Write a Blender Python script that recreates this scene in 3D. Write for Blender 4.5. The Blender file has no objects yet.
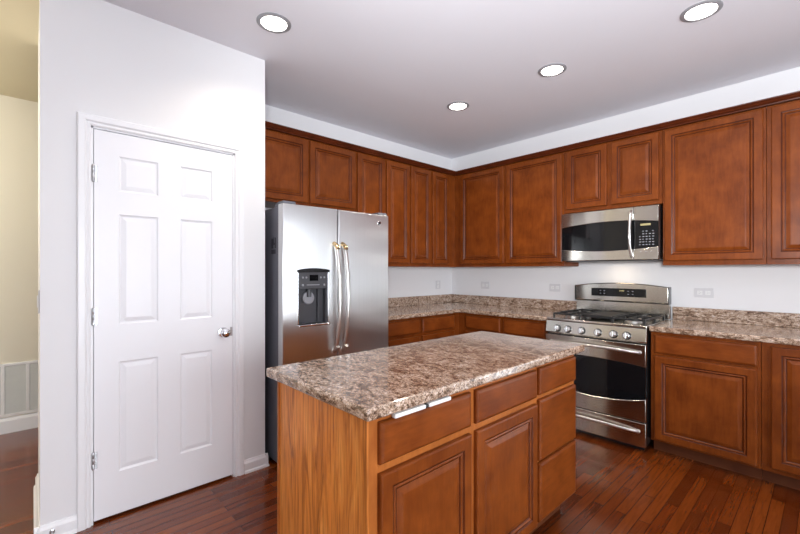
import bpy, bmesh, math, random
from mathutils import Vector, Matrix
random.seed(7)
C = bpy.context.scene
COL = C.collection
PI = math.pi

# ------------------------------------------------------------------ camera
cd = bpy.data.cameras.new('camera')
cam = bpy.data.objects.new('camera', cd); COL.objects.link(cam)
cam.location = (3.265, -3.906, 1.3133)
cam.rotation_euler = (PI / 2, 0, 0.82521)
cd.sensor_width = 36.0
cd.lens = 398.17 * 36 / 800
cd.shift_y = 0.00444
cd.clip_start = 0.05
C.camera = cam

# ------------------------------------------------------------------ world, lights, exposure
W = bpy.data.worlds.new('world'); C.world = W; W.use_nodes = True
wn = W.node_tree.nodes; wl = W.node_tree.links
bg = wn['Background']
sky = wn.new('ShaderNodeTexSky'); sky.sky_type = 'HOSEK_WILKIE'; sky.turbidity = 4
sky.sun_direction = (0.3, -0.5, 0.8)
wl.new(sky.outputs[0], bg.inputs[0]); bg.inputs[1].default_value = 0.6

def area(name, loc, rot, sx, sy, energy, col):
    l = bpy.data.lights.new(name, 'AREA'); l.shape = 'RECTANGLE'; l.size = sx; l.size_y = sy
    l.energy = energy; l.color = col
    o = bpy.data.objects.new(name, l); COL.objects.link(o); o.location = loc; o.rotation_euler = rot
    return o
DAY = (0.88, 0.94, 1.0)
area('daylight_patio_window', (6.66, -3.2, 1.25), (0, PI / 2, 0), 2.1, 3.4, 185, DAY)
area('daylight_dining_door', (4.85, 0.16, 1.1), (-PI / 2, 0, 0), 2.4, 2.15, 70, DAY)
area('daylight_family_window', (5.1, -7.66, 1.5), (PI / 2, 0, 0), 2.2, 1.5, 60, DAY)
fl = bpy.data.lights.new('bounce_flash', 'SPOT'); fl.energy = 400; fl.color = (.93, .97, 1); fl.spot_size = math.radians(102); fl.spot_blend = 1; fl.shadow_soft_size = .15
fo = bpy.data.objects.new('bounce_flash', fl); COL.objects.link(fo); fo.location = (3.55, -4.2, 1.55)
fo.rotation_euler = (Vector((2.78, -2.1, 2.73)) - fo.location).to_track_quat('-Z', 'Y').to_euler()
hl = bpy.data.lights.new('hall_fill_light', 'POINT'); hl.energy = 60; hl.color = (1, .95, .85); hl.shadow_soft_size = .12  # added unseen point light that brightens the hall
ho = bpy.data.objects.new('hall_fill_light', hl); COL.objects.link(ho); ho.location = (-.25, -5.3, 2.25)
C.view_settings.view_transform = 'Standard'
C.view_settings.look = 'None'
C.view_settings.gamma = 1
C.view_settings.use_curve_mapping = False
C.view_settings.exposure = 0.29

# ------------------------------------------------------------------ materials
def srgb(r, g, b):
    f = lambda c: (c / 255 / 12.92) if c <= 10 else ((c / 255 + .055) / 1.055) ** 2.4
    return (f(r), f(g), f(b), 1)

def new_mat(name):
    m = bpy.data.materials.new(name); m.use_nodes = True
    nt = m.node_tree
    return m, nt, nt.nodes['Principled BSDF']

def ramp(nt, stops):
    r = nt.nodes.new('ShaderNodeValToRGB')
    e = r.color_ramp.elements
    while len(e) > 1: e.remove(e[-1])
    e[0].position = stops[0][0]; e[0].color = stops[0][1]
    for p, c in stops[1:]:
        k = e.new(p); k.color = c
    return r

def coords(nt, scale, rot=(0, 0, 0), kind='Object'):
    t = nt.nodes.new('ShaderNodeTexCoord'); mp = nt.nodes.new('ShaderNodeMapping')
    mp.inputs['Scale'].default_value = scale; mp.inputs['Rotation'].default_value = rot
    nt.links.new(t.outputs[kind], mp.inputs[0])
    return mp

def noise(nt, vec, scale, detail=4, rough=.55, dist=0):
    n = nt.nodes.new('ShaderNodeTexNoise')
    n.inputs['Scale'].default_value = scale; n.inputs['Detail'].default_value = detail
    n.inputs['Roughness'].default_value = rough; n.inputs['Distortion'].default_value = dist
    nt.links.new(vec.outputs[0], n.inputs['Vector'])
    return n

def mix(nt, a, b, fac, blend='MIX'):
    m = nt.nodes.new('ShaderNodeMix'); m.data_type = 'RGBA'; m.blend_type = blend
    for s, v in ((6, a), (7, b), (0, fac)):
        if hasattr(v, 'outputs'): nt.links.new(v.outputs[0], m.inputs[s])
        elif hasattr(v, 'links'): nt.links.new(v, m.inputs[s])
        else: m.inputs[s].default_value = v
    return m.outputs[2]

def bump(nt, b, h, strength, dist=.001):
    n = nt.nodes.new('ShaderNodeBump'); n.inputs['Strength'].default_value = strength
    n.inputs['Distance'].default_value = dist
    nt.links.new(h, n.inputs['Height']); nt.links.new(n.outputs[0], b.inputs['Normal'])

def paint(name, col, rough=.55, bumpy=.15, var=.015):
    m, nt, b = new_mat(name)
    v = coords(nt, (1, 1, 1))
    n = noise(nt, v, 1.3, 3)
    c2 = tuple(x * (1 - var * 3) for x in col[:3]) + (1,)
    nt.links.new(mix(nt, c2, col, n), b.inputs['Base Color'])
    b.inputs['Roughness'].default_value = rough
    n2 = noise(nt, v, 160, 3)
    bump(nt, b, n2.outputs[0], bumpy, .0006)
    return m

def plain(name, col, rough=.5, metal=0, coat=0):
    m, nt, b = new_mat(name)
    v = coords(nt, (1, 1, 1)); n = noise(nt, v, 18, 2)
    c2 = tuple(x * .93 for x in col[:3]) + (1,)
    nt.links.new(mix(nt, c2, col, n), b.inputs['Base Color'])
    b.inputs['Roughness'].default_value = rough; b.inputs['Metallic'].default_value = metal
    b.inputs['Coat Weight'].default_value = coat
    return m

def emit(name, col, s):
    m, nt, b = new_mat(name)
    b.inputs['Base Color'].default_value = col
    b.inputs['Emission Color'].default_value = col; b.inputs['Emission Strength'].default_value = s
    return m

def cabinet_wood(name, dark, light, horizontal=False, rough=.30):
    m, nt, b = new_mat(name)
    info = nt.nodes.new('ShaderNodeObjectInfo')
    t = nt.nodes.new('ShaderNodeTexCoord')
    add = nt.nodes.new('ShaderNodeVectorMath'); add.operation = 'MULTIPLY_ADD'
    cb = nt.nodes.new('ShaderNodeCombineXYZ')
    for i in range(3): nt.links.new(info.outputs['Random'], cb.inputs[i])
    nt.links.new(cb.outputs[0], add.inputs[0]); add.inputs[1].default_value = (9, 5, 7)
    nt.links.new(t.outputs['Object'], add.inputs[2])
    mp = nt.nodes.new('ShaderNodeMapping'); nt.links.new(add.outputs[0], mp.inputs[0])
    mp.inputs['Scale'].default_value = (1, 6, 7) if horizontal else (7, 6, 1)
    mp2 = nt.nodes.new('ShaderNodeMapping'); nt.links.new(add.outputs[0], mp2.inputs[0])
    mp2.inputs['Scale'].default_value = (1, 1, 1)
    g = noise(nt, mp, 9, 6, .6, .4)
    k = noise(nt, mp2, 7, 4, .55, .3)
    mm = nt.nodes.new('ShaderNodeMath'); mm.operation = 'MULTIPLY_ADD'
    nt.links.new(g.outputs[0], mm.inputs[0]); mm.inputs[1].default_value = .4
    m2 = nt.nodes.new('ShaderNodeMath'); m2.operation = 'MULTIPLY'
    nt.links.new(k.outputs[0], m2.inputs[0]); m2.inputs[1].default_value = .6
    nt.links.new(m2.outputs[0], mm.inputs[2])
    r = ramp(nt, [(.36, dark), (.64, light)])
    nt.links.new(mm.outputs[0], r.inputs[0])
    nt.links.new(r.outputs[0], b.inputs['Base Color'])
    b.inputs['Roughness'].default_value = rough
    b.inputs['Specular IOR Level'].default_value = .2
    bump(nt, b, g.outputs[0], .06, .0006)
    return m

def oak_veneer():
    m, nt, b = new_mat('oak_veneer')
    v = coords(nt, (9, 9, .9)); v2 = coords(nt, (60, 60, 2.2)); v3 = coords(nt, (2.2, 2.2, .5))
    a = noise(nt, v, 2.4, 5, .6, 1.6); f = noise(nt, v2, 2.5, 4, .6, .3); w = noise(nt, v3, 1.8, 3)
    c = ramp(nt, [(.34, srgb(156, 88, 30)), (.5, srgb(212, 128, 52)), (.68, srgb(232, 154, 74))])
    nt.links.new(a.outputs[0], c.inputs[0])
    d = ramp(nt, [(.36, (.42, .34, .26, 1)), (.52, (1, 1, 1, 1))])
    nt.links.new(f.outputs[0], d.inputs[0])
    o = mix(nt, c.outputs[0], d.outputs[0], .5, 'MULTIPLY')
    e = ramp(nt, [(.3, (.82, .8, .78, 1)), (.7, (1.06, 1.05, 1.03, 1))])
    nt.links.new(w.outputs[0], e.inputs[0])
    o2 = mix(nt, o, e.outputs[0], 1.0, 'MULTIPLY')
    nt.links.new(o2, b.inputs['Base Color'])
    b.inputs['Roughness'].default_value = .38
    bump(nt, b, f.outputs[0], .12, .0006)
    return m

def laminate():
    m, nt, b = new_mat('granite_laminate')
    v = coords(nt, (1, 1, 1)); vs = coords(nt, (1, 1.5, 2.2), (0, 0, .6))
    big = noise(nt, vs, 15, 5, .62, .9); mid = noise(nt, vs, 48, 5, .68, .6)
    r = ramp(nt, [(.35, srgb(60, 44, 35)), (.43, srgb(122, 95, 76)), (.49, srgb(176, 147, 124)), (.56, srgb(212, 188, 168)), (.67, srgb(236, 226, 218))])
    s = nt.nodes.new('ShaderNodeMath'); s.operation = 'MULTIPLY_ADD'
    nt.links.new(big.outputs[0], s.inputs[0]); s.inputs[1].default_value = .45
    s2 = nt.nodes.new('ShaderNodeMath'); s2.operation = 'MULTIPLY'
    nt.links.new(mid.outputs[0], s2.inputs[0]); s2.inputs[1].default_value = .55
    nt.links.new(s2.outputs[0], s.inputs[2]); nt.links.new(s.outputs[0], r.inputs[0])
    fine = noise(nt, v, 200, 3, .7, .3)
    fr = ramp(nt, [(.38, (.06, .06, .07, 1)), (.47, (.8, .8, .82, 1)), (.57, (1, 1, 1, 1)), (.68, (1.6, 1.66, 1.75, 1))])
    nt.links.new(fine.outputs[0], fr.inputs[0])
    c = mix(nt, r.outputs[0], fr.outputs[0], .85, 'MULTIPLY')
    nt.links.new(c, b.inputs['Base Color'])
    b.inputs['Roughness'].default_value = .2
    b.inputs['Coat Weight'].default_value = .7; b.inputs['Coat Roughness'].default_value = .07
    return m

def hardwood():
    m, nt, b = new_mat('hardwood_planks')
    v = coords(nt, (1, 1, 1), (0, 0, PI / 2))
    br = nt.nodes.new('ShaderNodeTexBrick')
    nt.links.new(v.outputs[0], br.inputs['Vector'])
    br.offset = .37; br.inputs['Scale'].default_value = 1
    br.inputs['Brick Width'].default_value = .78; br.inputs['Row Height'].default_value = .0572
    br.inputs['Mortar Size'].default_value = .0017; br.inputs['Mortar Smooth'].default_value = .2
    br.inputs['Color1'].default_value = (0, 0, 0, 1); br.inputs['Color2'].default_value = (1, 1, 1, 1)
    br.inputs['Mortar'].default_value = (.5, .5, .5, 1); br.inputs['Bias'].default_value = 0
    vg = coords(nt, (24, 1.6, 1)); g = noise(nt, vg, 3.2, 6, .62, .8)
    pr = ramp(nt, [(0, srgb(88, 36, 10)), (.5, srgb(108, 47, 14)), (1, srgb(128, 62, 21))])
    nt.links.new(br.outputs['Color'], pr.inputs[0])
    gr = ramp(nt, [(.3, (.55, .5, .46, 1)), (.55, (1, 1, 1, 1)), (.75, (1.2, 1.2, 1.15, 1))])
    nt.links.new(g.outputs[0], gr.inputs[0])
    c = mix(nt, pr.outputs[0], gr.outputs[0], .7, 'MULTIPLY')
    c2 = mix(nt, c, srgb(34, 14, 8), br.outputs['Fac'])
    nt.links.new(c2, b.inputs['Base Color'])
    b.inputs['Roughness'].default_value = .2
    b.inputs['Specular IOR Level'].default_value = .4
    b.inputs['Coat Weight'].default_value = .42; b.inputs['Coat Roughness'].default_value = .1
    inv = nt.nodes.new('ShaderNodeMath'); inv.operation = 'MULTIPLY_ADD'
    nt.links.new(br.outputs['Fac'], inv.inputs[0]); inv.inputs[1].default_value = -1
    nt.links.new(g.outputs[0], inv.inputs[2])
    bump(nt, b, inv.outputs[0], .25, .0015)
    nt.links.new(b.inputs['Normal'].links[0].from_socket, b.inputs['Coat Normal'])
    return m

def stainless(name, base=.62, rough=.2, aniso=.75, rot=0.0, tint=(1, 1, 1), streak='h'):
    m, nt, b = new_mat(name)
    sc = (1.2, 1.2, 420) if streak == 'h' else (420, 420, 1.2)
    v = coords(nt, sc); n = noise(nt, v, 1, 3)
    r = ramp(nt, [(.3, (base * .93 * tint[0], base * .93 * tint[1], base * .93 * tint[2], 1)), (.7, (base * tint[0], base * tint[1], base * tint[2], 1))])
    nt.links.new(n.outputs[0], r.inputs[0]); nt.links.new(r.outputs[0], b.inputs['Base Color'])
    b.inputs['Metallic'].default_value = 1
    b.inputs['Roughness'].default_value = rough
    b.inputs['Anisotropic'].default_value = aniso
    b.inputs['Anisotropic Rotation'].default_value = rot
    tg = nt.nodes.new('ShaderNodeTangent'); tg.direction_type = 'RADIAL'; tg.axis = 'Z'
    nt.links.new(tg.outputs[0], b.inputs['Tangent'])
    return m

def glass():
    m = bpy.data.materials.new('window_glass'); m.use_nodes = True
    nt = m.node_tree; nt.nodes.remove(nt.nodes['Principled BSDF'])
    o = nt.nodes['Material Output']
    t = nt.nodes.new('ShaderNodeBsdfTransparent'); g = nt.nodes.new('ShaderNodeBsdfGlossy')
    g.inputs['Roughness'].default_value = .02
    fr = nt.nodes.new('ShaderNodeFresnel'); mx = nt.nodes.new('ShaderNodeMixShader')
    nt.links.new(fr.outputs[0], mx.inputs[0]); nt.links.new(t.outputs[0], mx.inputs[1]); nt.links.new(g.outputs[0], mx.inputs[2])
    nt.links.new(mx.outputs[0], o.inputs[0])
    return m

M = {}
M['wall'] = paint('white_wall_paint', srgb(233, 232, 234))
M['ceil'] = paint('ceiling_paint', srgb(234, 233, 240), .8)
M['cream'] = paint('cream_wall_paint', srgb(228, 222, 204))
M['trim'] = paint('white_trim_gloss', srgb(240, 240, 243), .32, .02, .003)
M['doorw'] = paint('white_door_gloss', srgb(241, 241, 245), .36, .03, .003)
M['wood'] = cabinet_wood('stained_maple', srgb(101, 46, 14), srgb(131, 66, 23))
M['woodh'] = cabinet_wood('stained_maple_crosswise', srgb(103, 47, 15), srgb(133, 67, 24), True)
M['groove'] = cabinet_wood('darker_wood_groove', srgb(68, 28, 11), srgb(88, 39, 16))  # darker wood tone on the door groove rings
M['crown'] = cabinet_wood('dark_stained_moulding', srgb(70, 28, 12), srgb(94, 41, 19), True)
M['stile'] = cabinet_wood('island_face_frame_stain', srgb(150, 82, 36), srgb(180, 106, 50))
M['oak'] = oak_veneer()
M['inside'] = plain('cabinet_interior', srgb(190, 160, 120), .6)
M['toe'] = cabinet_wood('toe_kick_stain', srgb(84, 44, 26), srgb(104, 58, 34), True, .45)
M['lam'] = laminate()
M['floor'] = hardwood()
M['ss_v'] = stainless('stainless_brushed_upright', .68, .29, .9, 0, (1, 1, 1.01), 'v')
M['ss_h'] = stainless('stainless_brushed_across', .60, .18, .8, .25, (1, .95, .87))
M['chrome'] = plain('polished_chrome', (.8, .8, .82, 1), .09, 1)
M['handle'] = plain('satin_steel_handle', (.80, .79, .77, 1), .3, 1)
M['warm_glint'] = plain('warm_reflection_tip', (.62, .46, .26, 1), .2, 1)  # warm reflection painted into the steel of the upper handle tips
M['nickel'] = plain('satin_nickel', (.5, .5, .52, 1), .3, 1)
M['gray'] = plain('grey_textured_cabinet', srgb(96, 98, 108), .45)
M['black'] = plain('black_enamel', (.012, .012, .013, 1), .25, 0, .3)
M['bglass'] = plain('black_glass', (.006, .006, .007, 1), .06)
M['bglass'].node_tree.nodes['Principled BSDF'].inputs['Specular IOR Level'].default_value = .35
M['iron'] = plain('cast_iron', (.010, .010, .011, 1), .42)
M['charcoal'] = plain('charcoal_plastic', srgb(72, 72, 76), .35)
M['dark'] = plain('dark_plastic', srgb(30, 30, 33), .3)
M['silverp'] = plain('silver_plastic', srgb(150, 150, 155), .3)
M['plate'] = plain('white_plate_plastic', srgb(216, 215, 218), .35)
M['slot'] = plain('slot_shadow_plastic', srgb(120, 120, 126), .5)
M['white'] = plain('white_plastic', srgb(236, 236, 236), .35)
M['key'] = plain('printed_key_marks', srgb(150, 152, 160), .4)
M['lens'] = emit('lit_lamp_lens', (1, .95, .86, 1), 9)
M['lcd'] = emit('lit_clock_display', (.35, .30, .14, 1), .2)
M['ventdark'] = plain('grille_light_grey', srgb(214, 216, 214), .5)  # light grey louvres inside the white frame
M['label'] = plain('dark_printed_sticker', srgb(44, 44, 52), .5)
M['glass'] = glass()
M['lawn'] = plain('lawn', srgb(90, 110, 60), .9)

# ------------------------------------------------------------------ helpers
def bx(bm, x0, x1, y0, y1, z0, z1, mi=0):
    vs = [bm.verts.new((x, y, z)) for z in (z0, z1) for y in (y0, y1) for x in (x0, x1)]
    for q in ((0, 2, 3, 1), (4, 5, 7, 6), (0, 1, 5, 4), (2, 6, 7, 3), (0, 4, 6, 2), (1, 3, 7, 5)):
        f = bm.faces.new([vs[i] for i in q]); f.material_index = mi
    return vs

def prism(bm, pts, a0, a1, axis='x', mi=0):
    """extrude a closed 2D outline along an axis; pts are the two remaining coordinates in x,y,z order"""
    def v(p, a):
        return {'x': (a, p[0], p[1]), 'y': (p[0], a, p[1]), 'z': (p[0], p[1], a)}[axis]
    A = [bm.verts.new(v(p, a0)) for p in pts]; B = [bm.verts.new(v(p, a1)) for p in pts]
    n = len(pts)
    for i in range(n):
        f = bm.faces.new((A[i], A[(i + 1) % n], B[(i + 1) % n], B[i])); f.material_index = mi
    bm.faces.new(A).material_index = mi; bm.faces.new(B[::-1]).material_index = mi

def tube(bm, pts, r, seg=12, mi=0, flat=1.0):
    pts = [Vector(p) for p in pts]; n = len(pts); rs = r if isinstance(r, (list, tuple)) else [r] * n
    rings = []; up = None
    for i, p in enumerate(pts):
        t = (pts[min(i + 1, n - 1)] - pts[max(i - 1, 0)]).normalized()
        if up is None:
            up = Vector((0, 0, 1)) if abs(t.z) < .9 else Vector((1, 0, 0))
        s = t.cross(up).normalized(); up = s.cross(t).normalized()
        rings.append([bm.verts.new(p + (s * math.cos(a) + up * math.sin(a) * flat) * rs[i]) for a in [2 * PI * k / seg for k in range(seg)]])
    for i in range(n - 1):
        for k in range(seg):
            f = bm.faces.new((rings[i][k], rings[i][(k + 1) % seg], rings[i + 1][(k + 1) % seg], rings[i + 1][k])); f.material_index = mi; f.smooth = True
    bm.faces.new(rings[0][::-1]).material_index = mi; bm.faces.new(rings[-1]).material_index = mi

def lathe(bm, prof, origin, axis='z', seg=28, mi=0, caps=True):
    """prof: list of (radius, distance along axis)"""
    o = Vector(origin); rings = []
    ax = {'z': (Vector((1, 0, 0)), Vector((0, 1, 0)), Vector((0, 0, 1))),
          'y': (Vector((0, 0, 1)), Vector((1, 0, 0)), Vector((0, 1, 0))),
          '-y': (Vector((1, 0, 0)), Vector((0, 0, 1)), Vector((0, -1, 0))),
          'x': (Vector((0, 1, 0)), Vector((0, 0, 1)), Vector((1, 0, 0)))}[axis]
    for r, h in prof:
        r = max(r, 1e-4)
        rings.append([bm.verts.new(o + ax[0] * math.cos(2 * PI * k / seg) * r + ax[1] * math.sin(2 * PI * k / seg) * r + ax[2] * h) for k in range(seg)])
    for i in range(len(rings) - 1):
        for k in range(seg):
            f = bm.faces.new((rings[i][k], rings[i][(k + 1) % seg], rings[i + 1][(k + 1) % seg], rings[i + 1][k])); f.material_index = mi; f.smooth = True
    if caps:
        bm.faces.new(rings[0][::-1]).material_index = mi; bm.faces.new(rings[-1]).material_index = mi

def curved(bm, x0, x1, zlo, zhi, yf, yb, n=24, mi=0):
    """upright panel whose front may bow in plan and whose top and bottom edges may arch"""
    cols = []
    for i in range(n + 1):
        x = x0 + (x1 - x0) * i / n
        cols.append([bm.verts.new(c) for c in ((x, yf(x), zlo(x)), (x, yf(x), zhi(x)), (x, yb, zhi(x)), (x, yb, zlo(x)))])
    for a, b in zip(cols, cols[1:]):
        for k in range(4):
            f = bm.faces.new((a[k], b[k], b[(k + 1) % 4], a[(k + 1) % 4])); f.material_index = mi
            f.smooth = True
    bm.faces.new(cols[0]).material_index = mi; bm.faces.new(cols[-1][::-1]).material_index = mi

def obj(name, bm, mats, parent=None, bevel=0, seg=2, off=(0, 0, 0), angle=35, weight=False):
    bmesh.ops.recalc_face_normals(bm, faces=bm.faces)
    for e in bm.edges:
        if len(e.link_faces) == 2 and e.calc_face_angle(0) > .6: e.smooth = False
    me = bpy.data.meshes.new(name); bm.to_mesh(me); bm.free()
    o = bpy.data.objects.new(name, me); COL.objects.link(o)
    for m in (mats if isinstance(mats, (list, tuple)) else [mats]): me.materials.append(m)
    if parent: o.parent = parent
    o.location = off
    if bevel:
        b = o.modifiers.new('bevel', 'BEVEL'); b.width = bevel; b.segments = seg; b.limit_method = 'ANGLE'; b.angle_limit = math.radians(angle)
        b.harden_normals = False
    return o

def tag(o, label=None, cat=None, group=None, kind=None):
    if label: o['label'] = label
    if cat: o['category'] = cat
    if group: o['group'] = group
    if kind: o['kind'] = kind
    return o

def thing(name, label, cat, loc=(0, 0, 0), rz=0, group=None):
    o = bpy.data.objects.new(name, None); COL.objects.link(o); o.empty_display_size = .1
    o.location = loc; o.rotation_euler = (0, 0, rz)
    return tag(o, label, cat, group)

def struct(name, bm, m, parent=None, bevel=0):
    o = obj(name, bm, m, parent, bevel)
    if not parent: o['kind'] = 'structure'
    return o

def dup(root, loc, label=None, parent=None):
    r = root.copy(); COL.objects.link(r); r.location = loc
    if label: r['label'] = label
    for ch in list(root.children):
        c = ch.copy(); COL.objects.link(c); c.parent = r
        for g in list(ch.children):
            d = g.copy(); COL.objects.link(d); d.parent = c
    if parent: r.parent = parent
    return r

def B(*a):
    bm = bmesh.new()
    for t in a: bx(bm, *t)
    return bm

# ------------------------------------------------------------------ room shell
CE = 2.726
XR, YF = 6.5, -7.5
bm = bmesh.new(); bx(bm, -1.4, XR + .15, YF - .15, .15, -.08, 0)
struct('floor', bm, M['floor'])
struct('ceiling', B((.681, XR + .15, YF - .15, .15, CE, CE + .08), (-.12, .681, -2.756 - .12, .15, CE, CE + .08)), M['ceil'])
struct('ceiling_hall', B((-1.4, .681, YF - .15, -3.879, CE, CE + .08), (-1.4, -.12, -3.879, .15, CE, CE + .08)), paint('ceiling_warm_light_tint', srgb(214, 205, 176), .8))  # hall part of the ceiling: warm light on it is put into the colour
# stove wall with an opening for the sliding door
struct('wall_back', B((-.12, 3.6, 0, .12, 0, CE), (6.1, XR + .12, 0, .12, 0, CE), (3.6, 6.1, 0, .12, 2.25, CE)), M['wall'])
struct('wall_left', B((-.12, 0, -2.756, 0, 0, CE)), M['wall'])
struct('wall_right', B((XR, XR + .12, YF, -4.9, 0, CE), (XR, XR + .12, -1.5, 0, 0, CE), (XR, XR + .12, -4.9, -1.5, 2.3, CE), (XR, XR + .12, -4.9, -1.5, 0, .2)), M['wall'])
struct('wall_front', B((-1.4, 4.0, YF - .12, YF, 0, CE), (6.2, XR + .12, YF - .12, YF, 0, CE),
                       (4.0, 6.2, YF - .12, YF, 0, .75), (4.0, 6.2, YF - .12, YF, 2.25, CE)), M['wall'])
struct('wall_hall', B((-1.38, -1.26, YF, 0, 0, CE)), M['cream'])
# pantry closet: door wall, end wall, return wall beside the refrigerator
DY0, DY1, DZ = -3.685, -2.958, 2.058
struct('wall_pantry', B((.561, .681, -3.879, DY0, 0, CE), (.561, .681, DY1, -2.756, 0, CE), (.561, .681, DY0, DY1, DZ, CE),
                        (-.12, .561, -3.879, -3.759, 0, CE), (0, .561, -2.876, -2.756, 0, CE), (-.12, 0, -3.759, -2.756, 0, CE)), M['wall'])
# baseboards
def baseboard(name, segs):
    bm = bmesh.new()
    for (ax, c, a0, a1, s) in segs:      # board runs along ax at wall coordinate c, sticks out by s
        t = .014 * s
        pts = [(c, 0), (c + t * 1.6, 0), (c + t * 1.5, .012), (c + t, .018), (c + t, .062), (c + t * .55, .074), (c + t * .4, .083), (c, .083)]
        if ax == 'y': prism(bm, [(a, b) for a, b in pts], a0, a1, 'y')
        else: prism(bm, [(a, b) for a, b in pts], a0, a1, 'x')
    return struct(name, bm, M['trim'])
baseboard('baseboard_pantry', [('y', .681, -3.90, -3.741, 1), ('y', .681, -2.90, -2.738, 1), ('x', -3.879, .0, .70, -1), ('x', -2.756, .60, .70, 1)])
bm = bmesh.new(); prism(bm, [(-1.26, 0), (-1.242, 0), (-1.242, .10), (-1.25, .12), (-1.26, .125)], YF, -3.0, 'y')
struct('baseboard_hall', bm, M['trim'])
baseboard('baseboard_back', [('x', 0, 6.16, XR, -1)])

# pantry door casing (moulded) as trim
def casing(name, y0, y1, zt, x, w=.057, t=.018):
    bm = bmesh.new()
    prof = [(0, 0), (0, t * .55), (w * .12, t * .75), (w * .3, t * .62), (w * .45, t), (w * .9, t), (w, t * .6), (w, 0)]
    for i in range(len(prof) - 1):
        (a, h), (b, k) = prof[i], prof[i + 1]
        q = [(y0 - a, 0, h), (y0 - a, zt + a, h), (y1 + a, zt + a, h), (y1 + a, 0, h)]
        r = [(y0 - b, 0, k), (y0 - b, zt + b, k), (y1 + b, zt + b, k), (y1 + b, 0, k)]
        for j in range(3):
            vs = [bm.verts.new((x + p[2], p[0], p[1])) for p in (q[j], q[j + 1], r[j + 1], r[j])]
            bm.faces.new(vs)
    bmesh.ops.remove_doubles(bm, verts=bm.verts, dist=1e-5)
    # jamb lining
    for a, b in ((y0, y0 + .010), (y1 - .010, y1)): bx(bm, x - .12, x + .001, a, b, 0, zt)
    bx(bm, x - .12, x + .001, y0, y1, zt - .009, zt)
    bx(bm, x - .06, x - .045, y0 + .01, y0 + .022, 0, zt - .009); bx(bm, x - .06, x - .045, y1 - .022, y1 - .01, 0, zt - .009)
    o = struct(name, bm, M['trim']); return o
casing('trim_1', DY0, DY1, DZ, .681)

# six panel pantry door: local frame, x along the wall (world +y), front is -y (world +x)
def panel_rings(bm, x0, x1, z0, z1, prof, yf):
    """concentric rectangles; prof = (inset, depth behind front, material index)"""
    rings = []
    for ins, d, mi in prof:
        rings.append(([bm.verts.new(c) for c in ((x0 + ins, yf + d, z0 + ins), (x1 - ins, yf + d, z0 + ins), (x1 - ins, yf + d, z1 - ins), (x0 + ins, yf + d, z1 - ins))], mi))
    for (a, _), (b, mi) in zip(rings, rings[1:]):
        for k in range(4):
            f = bm.faces.new((a[k], a[(k + 1) % 4], b[(k + 1) % 4], b[k])); f.material_index = mi
    return rings

def door_front(bm, W, H, T, openings, prof):
    """slab with a front face that has rectangular moulded panels"""
    xs = sorted({0, W} | {o[0] for o in openings} | {o[1] for o in openings})
    zs = sorted({0, H} | {o[2] for o in openings} | {o[3] for o in openings})
    for i in range(len(xs) - 1):
        for j in range(len(zs) - 1):
            cx, cz = (xs[i] + xs[i + 1]) / 2, (zs[j] + zs[j + 1]) / 2
            if any(o[0] < cx < o[1] and o[2] < cz < o[3] for o in openings): continue
            bm.faces.new([bm.verts.new(c) for c in ((xs[i], 0, zs[j]), (xs[i + 1], 0, zs[j]), (xs[i + 1], 0, zs[j + 1]), (xs[i], 0, zs[j + 1]))])
    for o in openings:
        r = panel_rings(bm, o[0], o[1], o[2], o[3], prof, 0)
        bm.faces.new(r[-1][0])
    F = [(0, 0, 0), (W, 0, 0), (W, 0, H), (0, 0, H)]; K = [(a, T, c) for a, _, c in F]
    for k in range(4):
        bm.faces.new([bm.verts.new(c) for c in (F[k], K[k], K[(k + 1) % 4], F[(k + 1) % 4])])
    bm.faces.new([bm.verts.new(c) for c in K])
    bmesh.ops.remove_doubles(bm, verts=bm.verts, dist=1e-5)

dw, dh = -2.970 + 3.672, 2.046 - .016
def o2(y0, y1, z0, z1): return (y0 + 3.672, y1 + 3.672, z0 - .016, z1 - .016)
ops = []
for y0, y1 in ((-3.566, -3.382), (-3.270, -3.092)):
    for z0, z1 in ((1.735, 1.924), (1.026, 1.614), (.24, .826)): ops.append(o2(y0, y1, z0, z1))
bm = bmesh.new()
door_front(bm, dw, dh, .035, ops, [(0, 0, 0), (.006, .006, 0), (.012, .0075, 0), (.016, .006, 0), (.034, .0015, 0)])
pd = struct('door_1', bm, M['doorw']); pd.location = (.680, -3.672, .016); pd.rotation_euler = (0, 0, PI / 2)
pd['label'] = 'white six-panel pantry door with a round chrome knob'
bm = bmesh.new()
lathe(bm, [(.0, 0), (.032, 0), (.032, .004), (.028, .010), (.012, .014), (.011, .028), (.018, .034), (.027, .044), (.0285, .054), (.026, .064), (.018, .070), (.0, .072)], (-3.030 + 3.672, -.0, .928 - .016), '-y')
obj('door_knob', bm, M['chrome'], pd)
bm = B((dw - .016, dw - .001, -.0015, .003, .912 - .028, .912 + .028)); obj('latch_plate', bm, M['nickel'], pd)
for z in (1.815, 1.075, .33):
    bm = bmesh.new()
    lathe(bm, [(.004, -.045), (.0065, -.042), (.0065, -.015), (.0058, -.014), (.0065, -.013), (.0065, .013), (.0058, .014), (.0065, .015), (.0065, .042), (.004, .046)], (-.004, -.007, z - .016), 'z', 12)
    bx(bm, -.004, .014, -.0015, .002, z - .016 - .043, z - .016 + .043)
    obj('hinge', bm, M['nickel'], pd)

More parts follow.
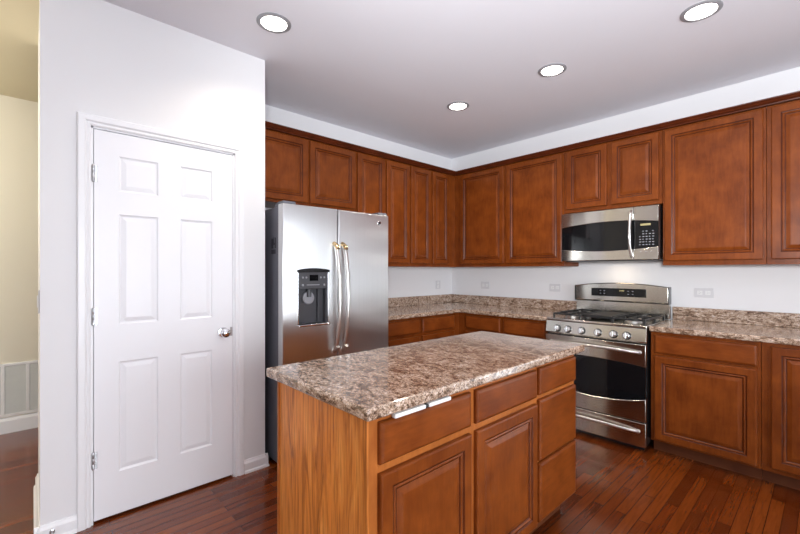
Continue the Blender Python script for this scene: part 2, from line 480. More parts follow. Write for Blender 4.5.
# windows and sliding door outside the frame of view (they carry the daylight)
def window(name, x0, x1, y0, y1, z0, z1, n):
    bm = bmesh.new(); t = .05
    alongx = (x1 - x0) > (y1 - y0)
    a0, a1 = (x0, x1) if alongx else (y0, y1)
    def b(a, c, z, w):
        if alongx: bx(bm, a, c, y0, y1, z, w)
        else: bx(bm, x0, x1, a, c, z, w)
    b(a0, a1, z0, z0 + t); b(a0, a1, z1 - t, z1)
    for i in range(n + 1):
        p = a0 + (a1 - a0 - t) * i / n; b(p, p + t, z0 + t, z1 - t)
    w = struct(name, bm, M['trim'])
    bm = bmesh.new()
    if alongx: bx(bm, x0, x1, (y0 + y1) / 2 - .003, (y0 + y1) / 2 + .003, z0 + .02, z1 - .02)
    else: bx(bm, (x0 + x1) / 2 - .003, (x0 + x1) / 2 + .003, y0, y1, z0 + .02, z1 - .02)
    obj('window_pane', bm, M['glass'], w)
window('window_1', XR + .03, XR + .09, -4.9, -1.5, .2, 2.3, 3)
window('door_2', 3.6, 6.1, .03, .09, 0, 2.25, 2)
window('window_2', 4.0, 6.2, YF - .09, YF - .03, .75, 2.25, 3)

# ------------------------------------------------------------------ cabinets
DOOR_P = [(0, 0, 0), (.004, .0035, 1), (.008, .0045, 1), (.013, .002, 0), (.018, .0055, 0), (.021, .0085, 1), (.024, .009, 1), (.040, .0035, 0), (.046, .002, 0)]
FR = .046
def raised_door(x0, x1, z0, z1, parent, name='door', fw=FR):
    W_, H_ = x1 - x0, z1 - z0
    bm = bmesh.new(); T = .020
    # outer slab with rounded rim
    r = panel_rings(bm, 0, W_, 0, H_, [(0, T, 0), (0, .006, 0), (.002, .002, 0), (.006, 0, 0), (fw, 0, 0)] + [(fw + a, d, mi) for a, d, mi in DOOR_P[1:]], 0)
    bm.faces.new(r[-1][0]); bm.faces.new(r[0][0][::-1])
    return obj(name, bm, [M['wood'], M['groove']], parent, off=(x0, -T, z0))

def drawer_front(x0, x1, z0, z1, parent, name='drawer'):
    bm = bmesh.new(); T = .020
    r = panel_rings(bm, 0, x1 - x0, 0, z1 - z0, [(0, T, 0), (0, .009, 0), (.0035, .0045, 0), (.010, .0008, 0), (.014, 0, 0)], 0)
    bm.faces.new(r[-1][0]); bm.faces.new(r[0][0][::-1])
    return obj(name, bm, [M['woodh'], M['groove']], parent, off=(x0, -T, z0))

def cabinet(name, label, loc, rz, width, z0, z1, depth, doors, drawers, cat='cabinet', group=None, stiles=(), toe=False, frame='wood', body='wood', rails=()):
    """local: x to the right seen from the front, +y into the wall, face frame front at y=0"""
    root = thing(name, label, cat, loc, rz, group)
    F = .019
    bm = B((0, width, F, depth, z0, z1)); obj('carcass', bm, M[body], root)
    bm = bmesh.new()
    bx(bm, 0, width, 0, F - .0005, z1 - .036, z1); bx(bm, 0, width, 0, F - .0005, z0, z0 + .036)
    bx(bm, 0, .03, 0, F - .0005, z0 + .036, z1 - .036); bx(bm, width - .03, width, 0, F - .0005, z0 + .036, z1 - .036)
    for a, b in stiles: bx(bm, a, b, 0, F - .0005, z0 + .036, z1 - .036)
    for (a, b, c, d) in rails: bx(bm, a, b, .0003, F - .0008, c, d)
    obj('face_frame', bm, M[frame], root, .0012, 1)
    for d in doors: raised_door(*d, root)
    for d in drawers: drawer_front(*d, root)
    if toe: obj('toe_kick', B((0, width, .07, .085, 0, z0 + .002)), M['toe'], root)
    return root

UZ0, UZ1 = 1.354, 2.405
DZ0, DZ1 = 1.388, 2.392
def cab_l(name, label, y0, y1, z0, z1, doors, drawers, **k):     # fridge wall, faces +x
    x = k.pop('x', .31)
    return cabinet(name, label, (x, y0, 0), PI / 2, y1 - y0, z0, z1, x - .002, [(a - y0, b - y0, c, d) for a, b, c, d in doors], [(a - y0, b - y0, c, d) for a, b, c, d in drawers],
                   stiles=[(a - y0, b - y0) for a, b in k.pop('st', [])], rails=[(a - y0, b - y0, c, d) for a, b, c, d in k.pop('ra', [])], **k)
def cab_b(name, label, x0, x1, z0, z1, doors, drawers, **k):     # stove wall, faces -y
    y = k.pop('y', .31)
    return cabinet(name, label, (x0, -y, 0), 0, x1 - x0, z0, z1, y - .002, [(a - x0, b - x0, c, d) for a, b, c, d in doors], [(a - x0, b - x0, c, d) for a, b, c, d in drawers],
                   stiles=[(a - x0, b - x0) for a, b in k.pop('st', [])], rails=[(a - x0, b - x0, c, d) for a, b, c, d in k.pop('ra', [])], **k)

cab_l('wall_cabinet', 'short two-door reddish brown wall cabinet directly above the refrigerator', -2.752, -1.732, 1.85, UZ1,
      [(-2.70, -2.231, 1.872, DZ1), (-2.208, -1.742, 1.872, DZ1)], [], st=[(-2.24, -2.20)])
cab_l('wall_cabinet', 'tall two-door brown wall cabinet partly hidden behind the top right of the refrigerator', -1.730, -1.046, UZ0, UZ1,
      [(-1.718, -1.388, DZ0, DZ1), (-1.366, -1.058, DZ0, DZ1)], [], st=[(-1.396, -1.358)])
cab_l('wall_cabinet', 'tall brown wall cabinet with two narrow doors just left of the room corner', -1.044, -.3105, UZ0, UZ1,
      [(-1.032, -.735, DZ0, DZ1), (-.704, -.434, DZ0, DZ1)], [], st=[(-.745, -.695), (-.44, -.3405)])
cab_b('wall_cabinet', 'brown wall cabinet with two doors between the room corner and the microwave', .002, 1.599, UZ0, UZ1,
      [(.399, .966, DZ0, DZ1), (.998, 1.582, DZ0, DZ1)], [], st=[(.30, .41), (.955, 1.01)])
cab_b('wall_cabinet', 'short two-door brown wall cabinet above the microwave', 1.601, 2.377, 1.835, UZ1,
      [(1.624, 1.972, 1.868, DZ1), (2.007, 2.354, 1.868, DZ1)], [], st=[(1.96, 2.02)])
cab_b('wall_cabinet', 'brown wall cabinet with one wide door immediately right of the microwave', 2.379, 2.972, UZ0, UZ1,
      [(2.391, 2.957, DZ0, DZ1)], [])
cab_b('wall_cabinet', 'brown wall cabinet cut off by the right edge of the photo', 2.974, 3.44, UZ0, UZ1,
      [(2.996, 3.418, DZ0, DZ1)], [])

BZ0, BZ1 = .09, .8755
def dd(a, b): return (a, b, .106, .692)
def dr(a, b): return (a, b, .722, .853)
cab_l('base_cabinet', 'brown base cabinet between the refrigerator and the room corner, two drawers over two doors', -1.79, -.6115, BZ0, BZ1,
      [dd(-1.768, -1.217), dd(-1.175, -.70)], [dr(-1.768, -1.217), dr(-1.175, -.70)], x=.61, st=[(-1.225, -1.165), (-.71, -.6415)], ra=[(-1.79, -.6115, .685, .73)], toe=True)
cab_b('base_cabinet', 'brown base cabinet in the corner left of the range, two drawers over two doors', .002, 1.604, BZ0, BZ1,
      [dd(.705, 1.114), dd(1.154, 1.575)], [dr(.705, 1.114), dr(1.154, 1.575)], y=.61, st=[(.60, .715), (1.105, 1.165)], ra=[(.60, 1.604, .685, .73)], toe=True)
cab_b('base_cabinet', 'brown base cabinet right of the range with one wide drawer over one wide door', 2.378, 2.972, BZ0, BZ1,
      [(2.403, 2.955, .106, .703)], [dr(2.403, 2.955)], y=.61, ra=[(2.378, 2.972, .695, .73)], toe=True)
cab_b('base_cabinet', 'brown base cabinet with full-height doors at the right edge of the photo', 2.974, 3.44, BZ0, BZ1,
      [(3.018, 3.415, .118, .853)], [], y=.61, st=[(3.0042, 3.028)], toe=True)

# crown moulding along both runs
bm = bmesh.new()
prof = [(.300, 2.4055), (.338, 2.4055), (.340, 2.412), (.352, 2.418), (.362, 2.430), (.372, 2.434), (.374, 2.441), (.300, 2.441)]
A = [bm.verts.new((a, -2.752, z)) for a, z in prof]; K = [bm.verts.new((a, -a, z)) for a, z in prof]; E_ = [bm.verts.new((3.445, -a, z)) for a, z in prof]
n = len(prof)
for P_, Q_ in ((A, K), (K, E_)):
    for i in range(n): bm.faces.new((P_[i], P_[(i + 1) % n], Q_[(i + 1) % n], Q_[i]))
bm.faces.new(A); bm.faces.new(E_[::-1])
tag(obj('crown_moulding', bm, M['crown']), 'dark brown crown moulding running along the top of all wall cabinets', 'moulding')

# ------------------------------------------------------------------ countertops
def counter(name, label, outline, splash):
    root = thing(name, label, 'countertop', (outline[0][0], outline[0][1], .876))
    ox, oy = outline[0]
    bm = bmesh.new(); prism(bm, [(x - ox, y - oy) for x, y in outline], .0, .038, 'z')
    obj('counter_slab', bm, M['lam'], root, .009, 3)
    bm = bmesh.new()
    for b in splash: bx(bm, b[0] - ox, b[1] - ox, b[2] - oy, b[3] - oy, .0385, .140)
    obj('backsplash', bm, M['lam'], root, .004, 2)
    return root
counter('countertop', 'L-shaped speckled brown countertop in the room corner, between refrigerator and range',
        [(.001, -1.79), (.645, -1.79), (.645, -.645), (1.604, -.645), (1.604, -.001), (.001, -.001)],
        [(.001, .020, -1.79, -.001), (.0205, 1.604, -.020, -.001)])
counter('countertop', 'straight speckled brown countertop right of the range', [(2.374, -.645), (3.455, -.645), (3.455, -.001), (2.374, -.001)],
        [(2.374, 3.455, -.020, -.001)])

# ------------------------------------------------------------------ island
IY0, IY1, IX = -3.165, -1.765, 2.325
isl = thing('kitchen_island', 'kitchen island base with oak end panel, two doors and a stack of drawers', 'kitchen island', (IX, IY0, 0), PI / 2)
wI = IY1 - IY0
obj('carcass', B((0, wI, .019, .565, .118, .8755)), M['wood'], isl)
obj('end_panel', B((-.008, -.0005, .0, .575, 0, .8755)), M['oak'], isl)['label'] = 'golden oak veneer end panel'
obj('corner_trim', B((-.014, .012, .567, .580, 0, .8755)), M['stile'], isl, .002)
obj('back_panel', B((.0125, wI, .5655, .575, 0, .8755)), M['oak'], isl)
bm = bmesh.new()
L_ = lambda y: y - IY0
for a, b in ((0, .034), (L_(-2.690), L_(-2.640)), (L_(-2.192), L_(-2.156)), (wI - .03, wI)): bx(bm, a, b, 0, .0185, .118, .8755)
for a, b, c, d in ((0.034, wI - .03, .845, .8755), (.034, wI - .03, .118, .145), (.034, wI - .03, .686, .73), (L_(-2.156), wI - .03, .395, .435)):
    bx(bm, a, b, .0002, .0183, c, d)
obj('face_frame', bm, M['stile'], isl, .001, 1)
obj('toe_kick', B((0.0, wI, .075, .09, 0, .1182)), M['toe'], isl)
for a, b in ((-3.132, -2.683), (-2.650, -2.186)):
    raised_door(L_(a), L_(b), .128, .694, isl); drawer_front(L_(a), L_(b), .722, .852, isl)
for c, d in ((.728, .856), (.420, .706), (.132, .408)): drawer_front(L_(-2.163), L_(-1.776), c, d, isl)
it = obj('island_countertop', (lambda bm: (prism(bm, [(0, 0), (.678, 0), (.678, 1.486), (0, 1.486)], 0, .038, 'z'), bm)[1])(bmesh.new()), M['lam'], None, .009, 3)
it.location = (1.687, -3.201, .876)
tag(it, 'rectangular speckled brown countertop lying on the kitchen island', 'countertop')
# white plastic strip under the island counter edge
st = thing('white_plastic_strip', 'thin white strip under the island counter edge above the first drawer', 'bracket', (2.350, -3.095, .868), PI / 2)
obj('long_strip', B((0, .135, -.0165, -.0005, -.006, .0065)), M['white'], st, .002)
obj('short_strip', B((.152, .262, -.0165, -.0005, -.006, .0065)), M['white'], st, .002)
bm = bmesh.new(); lathe(bm, [(.0, 0), (.0075, 0), (.0075, .008), (.004, .011), (0, .012)], (.1435, -.0055, .0), '-y', 14); obj('clip', bm, M['dark'], st)
obj('mounting_rail', B((.0, .262, -.0005, .0035, -.004, .007)), M['nickel'], st)

# ------------------------------------------------------------------ refrigerator
fr = thing('refrigerator', 'stainless steel side-by-side refrigerator with a dispenser in its left door', 'refrigerator', (.868, -2.715, 0), PI / 2)
FW = .914
obj('cabinet_body', B((.006, FW - .006, .088, .80, .03, 1.738)), M['gray'], fr, .006)
obj('base_grille', B((.01, FW - .01, .05, .095, .012, .062)), M['dark'], fr)
bow = lambda a, b, h: (lambda x: h * (((2 * x - a - b) / (b - a)) ** 2))
yfL = bow(0, FW, .016)
SX = .418
# left door with a real recess
bm = bmesh.new()
xs = sorted([.110 * i / 8 for i in range(9)] + [.110 + .224 * i / 14 for i in range(1, 15)] + [.334 + (SX - .004 - .334) * i / 6 for i in range(1, 7)])
zs = [.07, .950, 1.305, 1.752]
g = [[bm.verts.new((x, yfL(x), z)) for z in zs] for x in xs]
inh = lambda i: .1099 < xs[i] and xs[i + 1] < .3341
for i in range(len(xs) - 1):
    for j in range(3):
        if j == 1 and inh(i): continue
        bm.faces.new((g[i][j], g[i + 1][j], g[i + 1][j + 1], g[i][j + 1]))
bk = [[bm.verts.new((x, .080, z)) for z in zs] for x in xs]
for i in range(len(xs) - 1):
    bm.faces.new((g[i][0], g[i + 1][0], bk[i + 1][0], bk[i][0])); bm.faces.new((g[i][3], g[i + 1][3], bk[i + 1][3], bk[i][3]))
    for j in range(3): bm.faces.new((bk[i][j], bk[i + 1][j], bk[i + 1][j + 1], bk[i][j + 1]))
for i in (0, len(xs) - 1):
    for j in range(3): bm.faces.new((g[i][j], g[i][j + 1], bk[i][j + 1], bk[i][j]))
ih = [i for i, x in enumerate(xs) if .1099 < x < .3341]
hk = {i: [bm.verts.new((xs[i], .062, z)) for z in zs[1:3]] for i in ih}
for a_, b_ in zip(ih, ih[1:]):
    bm.faces.new((g[a_][1], g[b_][1], hk[b_][0], hk[a_][0])); bm.faces.new((g[a_][2], g[b_][2], hk[b_][1], hk[a_][1]))
    bm.faces.new((hk[a_][0], hk[b_][0], hk[b_][1], hk[a_][1]))
for i in (ih[0], ih[-1]): bm.faces.new((g[i][1], g[i][2], hk[i][1], hk[i][0]))
for f in bm.faces: f.smooth = True
dl = obj('freezer_door', bm, M['ss_v'], fr, .006, 3, angle=50)
bm = bmesh.new(); curved(bm, SX + .004, FW, lambda x: .07, lambda x: 1.752 + .01 * 0, yfL, .080, 30)
obj('fridge_door', bm, M['ss_v'], fr, .009, 3, angle=50)
for nm, x0, x1 in (('door_gasket', .006, SX - .006), ('door_gasket', SX + .006, FW - .006)):
    obj(nm, B((x0, x1, .0795, .089, .075, 1.745)), M['dark'], fr)
for x0, x1 in ((.012, .10), (FW - .10, FW - .012)):
    bm = bmesh.new(); prism(bm, [(.02, 1.7525), (.155, 1.7525), (.155, 1.760), (.10, 1.772), (.03, 1.772)], x0, x1, 'x')
    bx(bm, x0, x1, .1, .155, 1.7382, 1.753)
    obj('hinge_cover', bm, M['gray'], fr, .003)
# handles
def fhandle(xc):
    bm = bmesh.new(); pts = []; rs = []
    N = 22; z0, z1 = .745, 1.50
    yc = yfL(xc)
    for i in range(N + 1):
        t = i / N; z = z0 + (z1 - z0) * t
        s = math.sin(PI * t)
        pts.append((xc, yc - .010 - .062 * min(1, s * 1.0) ** .55, z)); rs.append(.0150 if 0 < i < N else .013)
    tube(bm, pts, rs, 14)
    h = obj('door_handle', bm, M['handle'], fr)
    for z in (z0, z1):
        bm = bmesh.new(); sg = 1 if z == z0 else -1
        tube(bm, [(xc, yc + .002, z - sg * .006), (xc, yc - .018, z + sg * .004), (xc, yc - .036, z + sg * .016), (xc, yc - .050, z + sg * .036)], [.016, .0165, .0155, .0142], 14)
        obj('handle_mount', bm, M['warm_glint'] if z == z1 else M['handle'], h)
fhandle(SX - .032); fhandle(SX + .038)
# dispenser
dp = obj('dispenser', B((.1105, .3335, .050, .0615, .951, 1.304), (.1105, .122, .012, .050, .951, 1.304), (.322, .3335, .012, .050, .951, 1.304)), M['charcoal'], fr)
bm = bmesh.new(); curved(bm, .1115, .3325, lambda x: 1.188, lambda x: 1.303, lambda x: yfL(x) - .004, .049, 10)
obj('dispenser_controls', bm, M['charcoal'], dp, .003)
bm = bmesh.new()
bx(bm, .190, .255, -.0012, .02, 1.243, 1.284, 0)
obj('dispenser_display', bm, M['bglass'], dp)
bm = bmesh.new()
for x in (.140, .165, .275, .302): lathe(bm, [(.007, 0), (.007, .004), (.005, .006)], (x, yfL(x) - .002, 1.266), '-y', 10)
for x in (.140, .302): lathe(bm, [(.008, 0), (.008, .004), (.005, .006)], (x, yfL(x) - .002, 1.215), '-y', 10)
bx(bm, .168, .278, yfL(.22) - .0055, yfL(.22), 1.213, 1.219)
obj('dispenser_button', bm, M['silverp'], dp)
bm = bmesh.new(); curved(bm, .100, .344, lambda x: 1.302, lambda x: 1.318 + .012 * (1 - ((x - .222) / .122) ** 2), lambda x: yfL(x) - .010, .015, 14)
obj('dispenser_hood', bm, M['black'], dp, .002)
for s in ((.103, .1115), (.3325, .341)): obj('dispenser_trim', B((s[0], s[1], yfL(s[0]) - .005, .02, .948, 1.302)), M['chrome'], dp, .002)
bm = bmesh.new(); lathe(bm, [(.044, 0), (.044, .016), (.036, .022), (.0, .023)], (.20, .050, 1.125), '-y', 24)
obj('dispenser_paddle', bm, M['silverp'], dp)
bm = bmesh.new(); lathe(bm, [(.018, 0), (.015, .05), (.009, .055)], (.20, .03, 1.188 - .055), 'z', 16); bx(bm, .27, .285, .03, .0495, .96, 1.187)
obj('dispenser_spout', bm, M['charcoal'], dp)
bm = bmesh.new(); curved(bm, .104, .340, lambda x: .936, lambda x: .950, lambda x: yfL(x) - .020, .049, 12)
obj('drip_tray', bm, M['chrome'], dp, .003)
bm = bmesh.new()
lathe(bm, [(.0, 0), (.019, 0), (.019, .003), (.016, .0045), (.0, .005)], (.808, yfL(.808) + .001, 1.685), '-y', 28)
lg = obj('logo_badge', bm, M['chrome'], fr)
bm = bmesh.new(); lathe(bm, [(.0, 0), (.0105, 0), (.0105, .002), (.0, .0025)], (.808, yfL(.808) - .0035, 1.685), '-y', 24); obj('logo_monogram', bm, M['dark'], lg)
# sticker on the grey side (side faces -y world = local -x)
bm = bmesh.new()
bx(bm, .0050, .0058, .125, .190, 1.425, 1.455); bx(bm, .0050, .0058, .120, .140, 1.462, 1.535); bx(bm, .0050, .0058, .150, .158, 1.500, 1.540)
bx(bm, .0050, .0058, .140, .172, 1.485, 1.500); bx(bm, .0050, .0058, .160, .190, 1.462, 1.530)
obj('side_sticker', bm, M['label'], fr)

# ------------------------------------------------------------------ gas range
rg = thing('gas_range', 'stainless steel gas range with six knobs below the microwave', 'range', (1.609, -.665, 0), 0)
RW = .758
obj('range_body', B((.002, RW - .002, .012, .63, .055, .893), (.03, RW - .03, .04, .60, .0, .056)), M['black'], rg)
bm = bmesh.new(); bx(bm, 0, RW, -.004, .575, .8935, .914); obj('cooktop', bm, M['ss_h'], rg, .006, 3)
bm = bmesh.new(); prism(bm, [(-.004, .892), (-.016, .800), (-.010, .787), (.0115, .787), (.0115, .892)], 0, RW, 'x')
obj('control_panel', bm, M['ss_h'], rg, .003)
kb = None
for i, x in enumerate((.101, .190, .300, .425, .539, .630)):
    if kb is None:
        bm = bmesh.new()
        lathe(bm, [(.0, 0), (.031, 0), (.031, .003), (.027, .006), (.0, .006)], (0, 0, 0), '-y', 24)
        kb = obj('knob_skirt', bm, M['black']); k0 = kb
        bm = bmesh.new()
        lathe(bm, [(.024, .005), (.0235, .020), (.020, .026), (.0, .028)], (0, 0, 0), '-y', 24)
        bx(bm, -.006, .006, -.038, -.024, -.022, .022)
        kn = obj('knob_grip', bm, M['chrome'], None, .001)
        k0.name = 'control_knob'; kn.parent = k0; k0.parent = rg
        k0.location = (x, -.0117, .832); k0.rotation_euler = (-.13, 0, 0)
    else:
        c = k0.copy(); COL.objects.link(c); c.parent = rg; c.location = (x, -.0117, .832)
        g = kn.copy(); COL.objects.link(g); g.parent = c
# oven door: black glass slab with arched stainless bands
ryf = bow(0, RW, .010)
q = lambda x: 1 - ((2 * x - RW) / RW) ** 2
bm = bmesh.new(); curved(bm, .006, RW - .006, lambda x: .224, lambda x: .774, lambda x: ryf(x) - .022, .0115, 24)
od = obj('oven_door', bm, M['bglass'], rg)
bm = bmesh.new(); curved(bm, .002, RW - .002, lambda x: .618 + .022 * q(x), lambda x: .778, lambda x: ryf(x) - .030, .004, 28)
obj('door_top_band', bm, M['ss_h'], od, .003)
bm = bmesh.new(); curved(bm, .002, RW - .002, lambda x: .222, lambda x: .388 - .052 * q(x), lambda x: ryf(x) - .030, .004, 28)
obj('door_bottom_band', bm, M['ss_h'], od, .003)
def bar(xa, xb, z, y0, out, parent, r=.0105):
    bm = bmesh.new(); N = 24
    pts = [(xa + (xb - xa) * i / N, y0 - out * math.sin(PI * i / N) ** .5 * 1.0 if 0 < i < N else y0, z + .012 * math.sin(PI * i / N)) for i in range(N + 1)]
    tube(bm, pts, r, 12)
    for x in (xa, xb):
        lathe(bm, [(.0, -.004), (.014, -.004), (.014, .006), (.010, .012)], (x, y0, z), '-y', 14)
    return obj('handle', bm, M['handle'], parent)
bar(.055, RW - .040, .722, -.021, .052, od)
bm = bmesh.new(); curved(bm, .002, RW - .002, lambda x: .040, lambda x: .212, lambda x: ryf(x) - .028, .0115, 24)
sd = obj('storage_drawer', bm, M['ss_h'], rg, .003)
bar(.055, RW - .050, .150, -.021, .040, sd, .010)
# backguard
bm = bmesh.new(); bx(bm, .0, RW, .590, .630, .9145, 1.034); bg1 = obj('backguard', bm, M['ss_h'], rg, .002)
bm = bmesh.new(); curved(bm, .0, RW, lambda x: 1.040, lambda x: 1.176 + .030 * q(x), lambda x: .560 + ryf(x) * .8, .632, 32)
bgp = obj('backguard_panel', bm, M['ss_h'], rg, .008, 3)
bx_ = bmesh.new(); bx(bx_, .0, RW, .572, .632, 1.0342, 1.0398); obj('backguard_seam', bx_, M['black'], rg)
for x in (-.003, RW - .001):
    bm = bmesh.new(); bx(bm, x, x + .004, .560, .634, 1.036, 1.178); obj('backguard_end_cap', bm, M['black'], rg, .001)
bm = bmesh.new(); curved(bm, .150, .598, lambda x: 1.083, lambda x: 1.148 + .008 * q(x), lambda x: .5575 + ryf(x) * .8, .57, 16)
dpn = obj('clock_display', bm, M['bglass'], bgp, .001)
for x in (.225, .258, .455, .49):
    for z in (1.105, 1.130): obj('display_mark', B((x, x + .012, .5562 + ryf(x) * .8, .559 + ryf(x) * .8, z, z + .005)), M['key'], dpn)
bm = bmesh.new()
for x in (.392, .402, .412, .422): bx(bm, x, x + .006, .5562 + ryf(x) * .8, .559 + ryf(x) * .8, 1.130, 1.141)
obj('clock_digits', bm, M['lcd'], dpn)
# grates and burners
def grate(x0, x1, y0, y1, name, bars):
    bm = bmesh.new(); zt, w = .952, .014
    def b(ax0, ax1, ay0, ay1, z0=.938, z1=.952): bx(bm, ax0, ax1, ay0, ay1, z0, z1)
    b(x0, x1, y0, y0 + w); b(x0, x1, y1 - w, y1); b(x0, x0 + w, y0 + w, y1 - w); b(x1 - w, x1, y0 + w, y1 - w)
    ym = (y0 + y1) / 2; b(x0 + w, x1 - w, ym - w / 2, ym + w / 2)
    for x in bars:
        for (a, c) in ((y0 + w, ym - .055), (ym + .055, y1 - w)): b(x - w / 2, x + w / 2, a, c, .940, .955)
        b(x - w / 2, x + w / 2, ym - .04, ym - w / 2); b(x - w / 2, x + w / 2, ym + w / 2, ym + .04)
    for cy in ((y0 + ym) / 2, (y1 + ym) / 2):
        b(x0 + w, x0 + .06, cy - w / 2, cy + w / 2, .940, .955); b(x1 - .06, x1 - w, cy - w / 2, cy + w / 2, .940, .955)
    for x in (x0, x1 - w):
        for y in (y0, y1 - w, ym - w / 2): bx(bm, x, x + w, y, y + w, .9145, .939)
    return obj(name, bm, M['iron'], rg, .002, 1)
grate(.030, .262, .055, .555, 'burner_grate', (.146,))
grate(.502, .734, .055, .555, 'burner_grate', (.618,))
bm = B((.272, .492, .075, .535, .934, .950), (.272, .282, .075, .535, .950, .956), (.482, .492, .075, .535, .950, .956), (.282, .482, .075, .085, .950, .956), (.282, .482, .525, .535, .950, .956),
       (.276, .290, .10, .114, .9145, .934), (.474, .488, .10, .114, .9145, .934), (.276, .290, .49, .504, .9145, .934), (.474, .488, .49, .504, .9145, .934))
obj('griddle_plate', bm, M['iron'], rg, .002, 1)
for x, y, r in ((.146, .175, .042), (.146, .43, .034), (.618, .175, .046), (.618, .43, .030)):
    bm = bmesh.new(); lathe(bm, [(.0, 0), (r + .014, 0), (r + .012, .006), (r + .002, .010), (r + .001, .014), (.0, .014)], (x, y, .9142), 'z', 24)
    bb = obj('burner', bm, M['handle'], rg)
    bm = bmesh.new(); lathe(bm, [(.0, .0145), (r, .0145), (r, .021), (r - .004, .025), (0, .026)], (x, y, .9142), 'z', 24)
    obj('burner_cap', bm, M['iron'], bb)

# ------------------------------------------------------------------ microwave
mw = thing('microwave', 'stainless steel over-the-range microwave with a black window, hung above the range', 'microwave', (1.614, -.415, 1.395), 0)
MW = .757; MH = .425
myf = bow(0, MW, .016)
obj('microwave_body', B((.002, MW - .002, .035, .413, .004, MH)), M['black'], mw, .003)
q2 = lambda x: 1 - ((2 * x - MW) / MW) ** 2
DXr = .588
lo = lambda x: .104 - .024 * q2(x); hi = lambda x: .296 + .026 * q2(x)
bm = bmesh.new(); curved(bm, .003, DXr, lambda x: .010, lambda x: MH - .010, lambda x: myf(x) + .006, .0345, 26)
md = obj('microwave_door', bm, M['bglass'], mw)
bm = bmesh.new(); curved(bm, .0, DXr, hi, lambda x: MH - .004, myf, .03, 26); obj('door_top_band', bm, M['ss_h'], md, .003)
bm = bmesh.new(); curved(bm, .0, DXr, lambda x: .004, lo, myf, .03, 26); obj('door_bottom_band', bm, M['ss_h'], md, .003)
bm = bmesh.new(); curved(bm, DXr + .003, MW - .003, lambda x: .010, lambda x: MH - .010, lambda x: myf(x) + .006, .0345, 10)
mp_ = obj('control_panel', bm, M['bglass'], mw)
bm = bmesh.new(); curved(bm, DXr + .002, MW, hi, lambda x: MH - .004, myf, .03, 12); obj('panel_top_band', bm, M['ss_h'], mp_, .003)
bm = bmesh.new(); curved(bm, DXr + .002, MW, lambda x: .004, lo, myf, .03, 12); obj('panel_bottom_band', bm, M['ss_h'], mp_, .003)
bm = bmesh.new(); bx(bm, .636, .705, myf(.67) + .002, .02, .270, .285); obj('microwave_display', bm, M['lcd'], mp_)
bm = bmesh.new()
for r_ in range(6):
    for c_ in range(5):
        x = .628 + c_ * .022; z = .118 + r_ * .021
        if (r_, c_) in ((5, 0), (4, 0), (5, 3)): continue
        bx(bm, x, x + (.012 if (r_ + c_) % 3 else .008), myf(x) + .004, .02, z, z + .006)
obj('keypad_marks', bm, M['key'], mp_)
for x in (.640, .675, .710):
    bm = bmesh.new(); lathe(bm, [(.0, 0), (.007, 0), (.006, .002), (0, .003)], (x, myf(x) + .001, .064), '-y', 12); obj('panel_button', bm, M['chrome'], mp_)
bm = bmesh.new(); pts = []; N = 22
for i in range(N + 1):
    t = i / N; pts.append((.576, .000 - .050 * math.sin(PI * t) ** .6 if 0 < i < N else .003, .028 + .362 * t))
tube(bm, pts, .0105, 12); obj('door_handle', bm, M['handle'], md)
obj('vent_underside', B((.03, MW - .03, .05, .40, -.004, .0035)), M['dark'], mw)
ll = bpy.data.lights.new('cooktop_lamp', 'AREA'); ll.shape = 'RECTANGLE'; ll.size = .16; ll.size_y = .05; ll.energy = .4; ll.color = (1, .82, .6)
lo_ = bpy.data.objects.new('cooktop_lamp', ll); COL.objects.link(lo_); lo_.location = (1.99, -.16, 1.386)

# ------------------------------------------------------------------ recessed ceiling lights
lab = ['recessed ceiling light nearest the pantry wall, above the front of the refrigerator',
       'recessed ceiling light nearest the room corner, smallest in the photo',
       'middle recessed ceiling light of the row along the stove wall',
       'recessed ceiling light farthest right, near the top right of the photo']
base = None
for (x, y), lb in zip(((1.108, -2.893), (1.091, -1.221), (1.931, -1.216), (2.784, -1.232)), lab):
    if base is None:
        base = thing('recessed_light', lb, 'ceiling light', (x, y, CE - .0005), 0, 'recessed ceiling lights')
        bm = bmesh.new()
        lathe(bm, [(.071, .0), (.095, .0), (.095, -.003), (.088, -.006), (.074, -.007), (.071, -.004), (.071, .0)], (0, 0, 0), 'z', 40, caps=False)
        obj('trim_ring', bm, M['silverp'], base)
        bm = bmesh.new(); lathe(bm, [(.071, -.001), (.071, -.004), (.05, -.008), (.0, -.010)], (0, 0, 0), 'z', 36)
        obj('lamp_lens', bm, M['lens'], base)
    else: dup(base, (x, y, CE - .0005), lb)
    s = bpy.data.lights.new('can_light_beam', 'SPOT'); s.energy = 22; s.color = (1, .88, .72); s.spot_size = math.radians(140); s.spot_blend = .8; s.shadow_soft_size = .06
    so = bpy.data.objects.new('can_light_beam', s); COL.objects.link(so); so.location = (x, y, CE - .025)

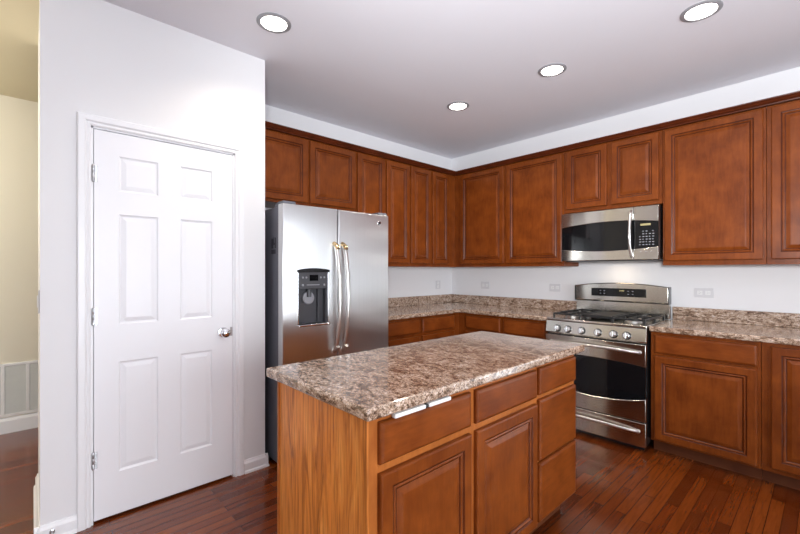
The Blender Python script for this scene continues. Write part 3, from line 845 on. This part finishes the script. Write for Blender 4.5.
# ------------------------------------------------------------------ outlets, switch, hall vent, door stop
def outlet(label, loc, rz, w, h, switch=False, horiz=True):
    o = thing('wall_outlet' if not switch else 'light_switch', label, 'outlet' if not switch else 'switch', loc, rz, None)
    obj('face_plate', B((-w / 2, w / 2, -.006, -.0003, -h / 2, h / 2)), M['plate'], o, .002)
    if switch:
        obj('rocker', B((-.014, .014, -.010, -.006, -.03, .03)), M['white'], o, .001)
    else:
        for s in (-1, 1):
            cx, cz = (s * .026, 0) if horiz else (0, s * .022)
            bm = B((cx - .016, cx + .016, -.0075, -.006, cz - .0155, cz + .0155))
            r = obj('receptacle', bm, M['white'], o, .002)
            bm = B((cx - .007, cx - .001, -.0079, -.0074, cz - .008, cz - .0055), (cx - .007, cx - .001, -.0079, -.0074, cz + .0055, cz + .008), (cx + .005, cx + .009, -.0079, -.0074, cz - .002, cz + .002))
            obj('receptacle_slot', bm, M['slot'], r)
    return o
outlet('white wall outlet on the fridge wall, just left of the room corner', (0, -.262, 1.140), PI / 2, .085, .10, horiz=False)
outlet('white wall outlet on the stove wall just right of the room corner', (.512, 0, 1.142), 0, .115, .085)
outlet('white wall outlet immediately left of the range backguard', (1.360, 0, 1.140), 0, .118, .078)
outlet('white wall outlet above the counter right of the range', (2.582, 0, 1.137), 0, .124, .074)
outlet('white light switch on the end of the pantry wall facing the hall, seen edge on', (.60, -3.879, 1.16), 0, .075, .115, True)

vt = thing('return_air_grille', 'white return-air grille low on the cream hall wall above the baseboard', 'vent', (-1.26, -4.53, .132), PI / 2)
bm = bmesh.new(); Wv, Hv = .90, .43
bx(bm, 0, Wv, -.012, -.001, 0, .022); bx(bm, 0, Wv, -.012, -.001, Hv - .022, Hv)
for i in range(7): bx(bm, i * (Wv - .022) / 6, i * (Wv - .022) / 6 + .022, -.012, -.001, .022, Hv - .022)
obj('grille_frame', bm, M['white'], vt, .002)
bm = bmesh.new()
for k in range(30):
    z = .026 + k * .0127
    prism(bm, [(-.009, z), (-.008, z + .0015), (-.0035, z + .010), (-.0045, z + .0085)], .018, Wv - .018, 'x')
bx(bm, .015, Wv - .015, -.003, -.0008, .015, Hv - .015)
obj('louvres', bm, M['ventdark'], vt)

ds = thing('door_stop', 'small chrome door stop on the baseboard left of the pantry door', 'door stop', (.695, -3.835, .045), PI / 2)
bm = bmesh.new(); lathe(bm, [(.0, 0), (.011, 0), (.011, .003), (.005, .005), (.005, .05), (.0, .05)], (0, 0, 0), '-y', 14); obj('rod', bm, M['nickel'], ds)
bm = bmesh.new(); lathe(bm, [(.0, .05), (.008, .05), (.008, .060), (.0, .062)], (0, 0, 0), '-y', 14); obj('rubber_tip', bm, M['white'], ds)

# lawn outside the windows
gm = B((-14, 22, -24, 14, -.5, -.4)); struct('ground', gm, M['lawn'])
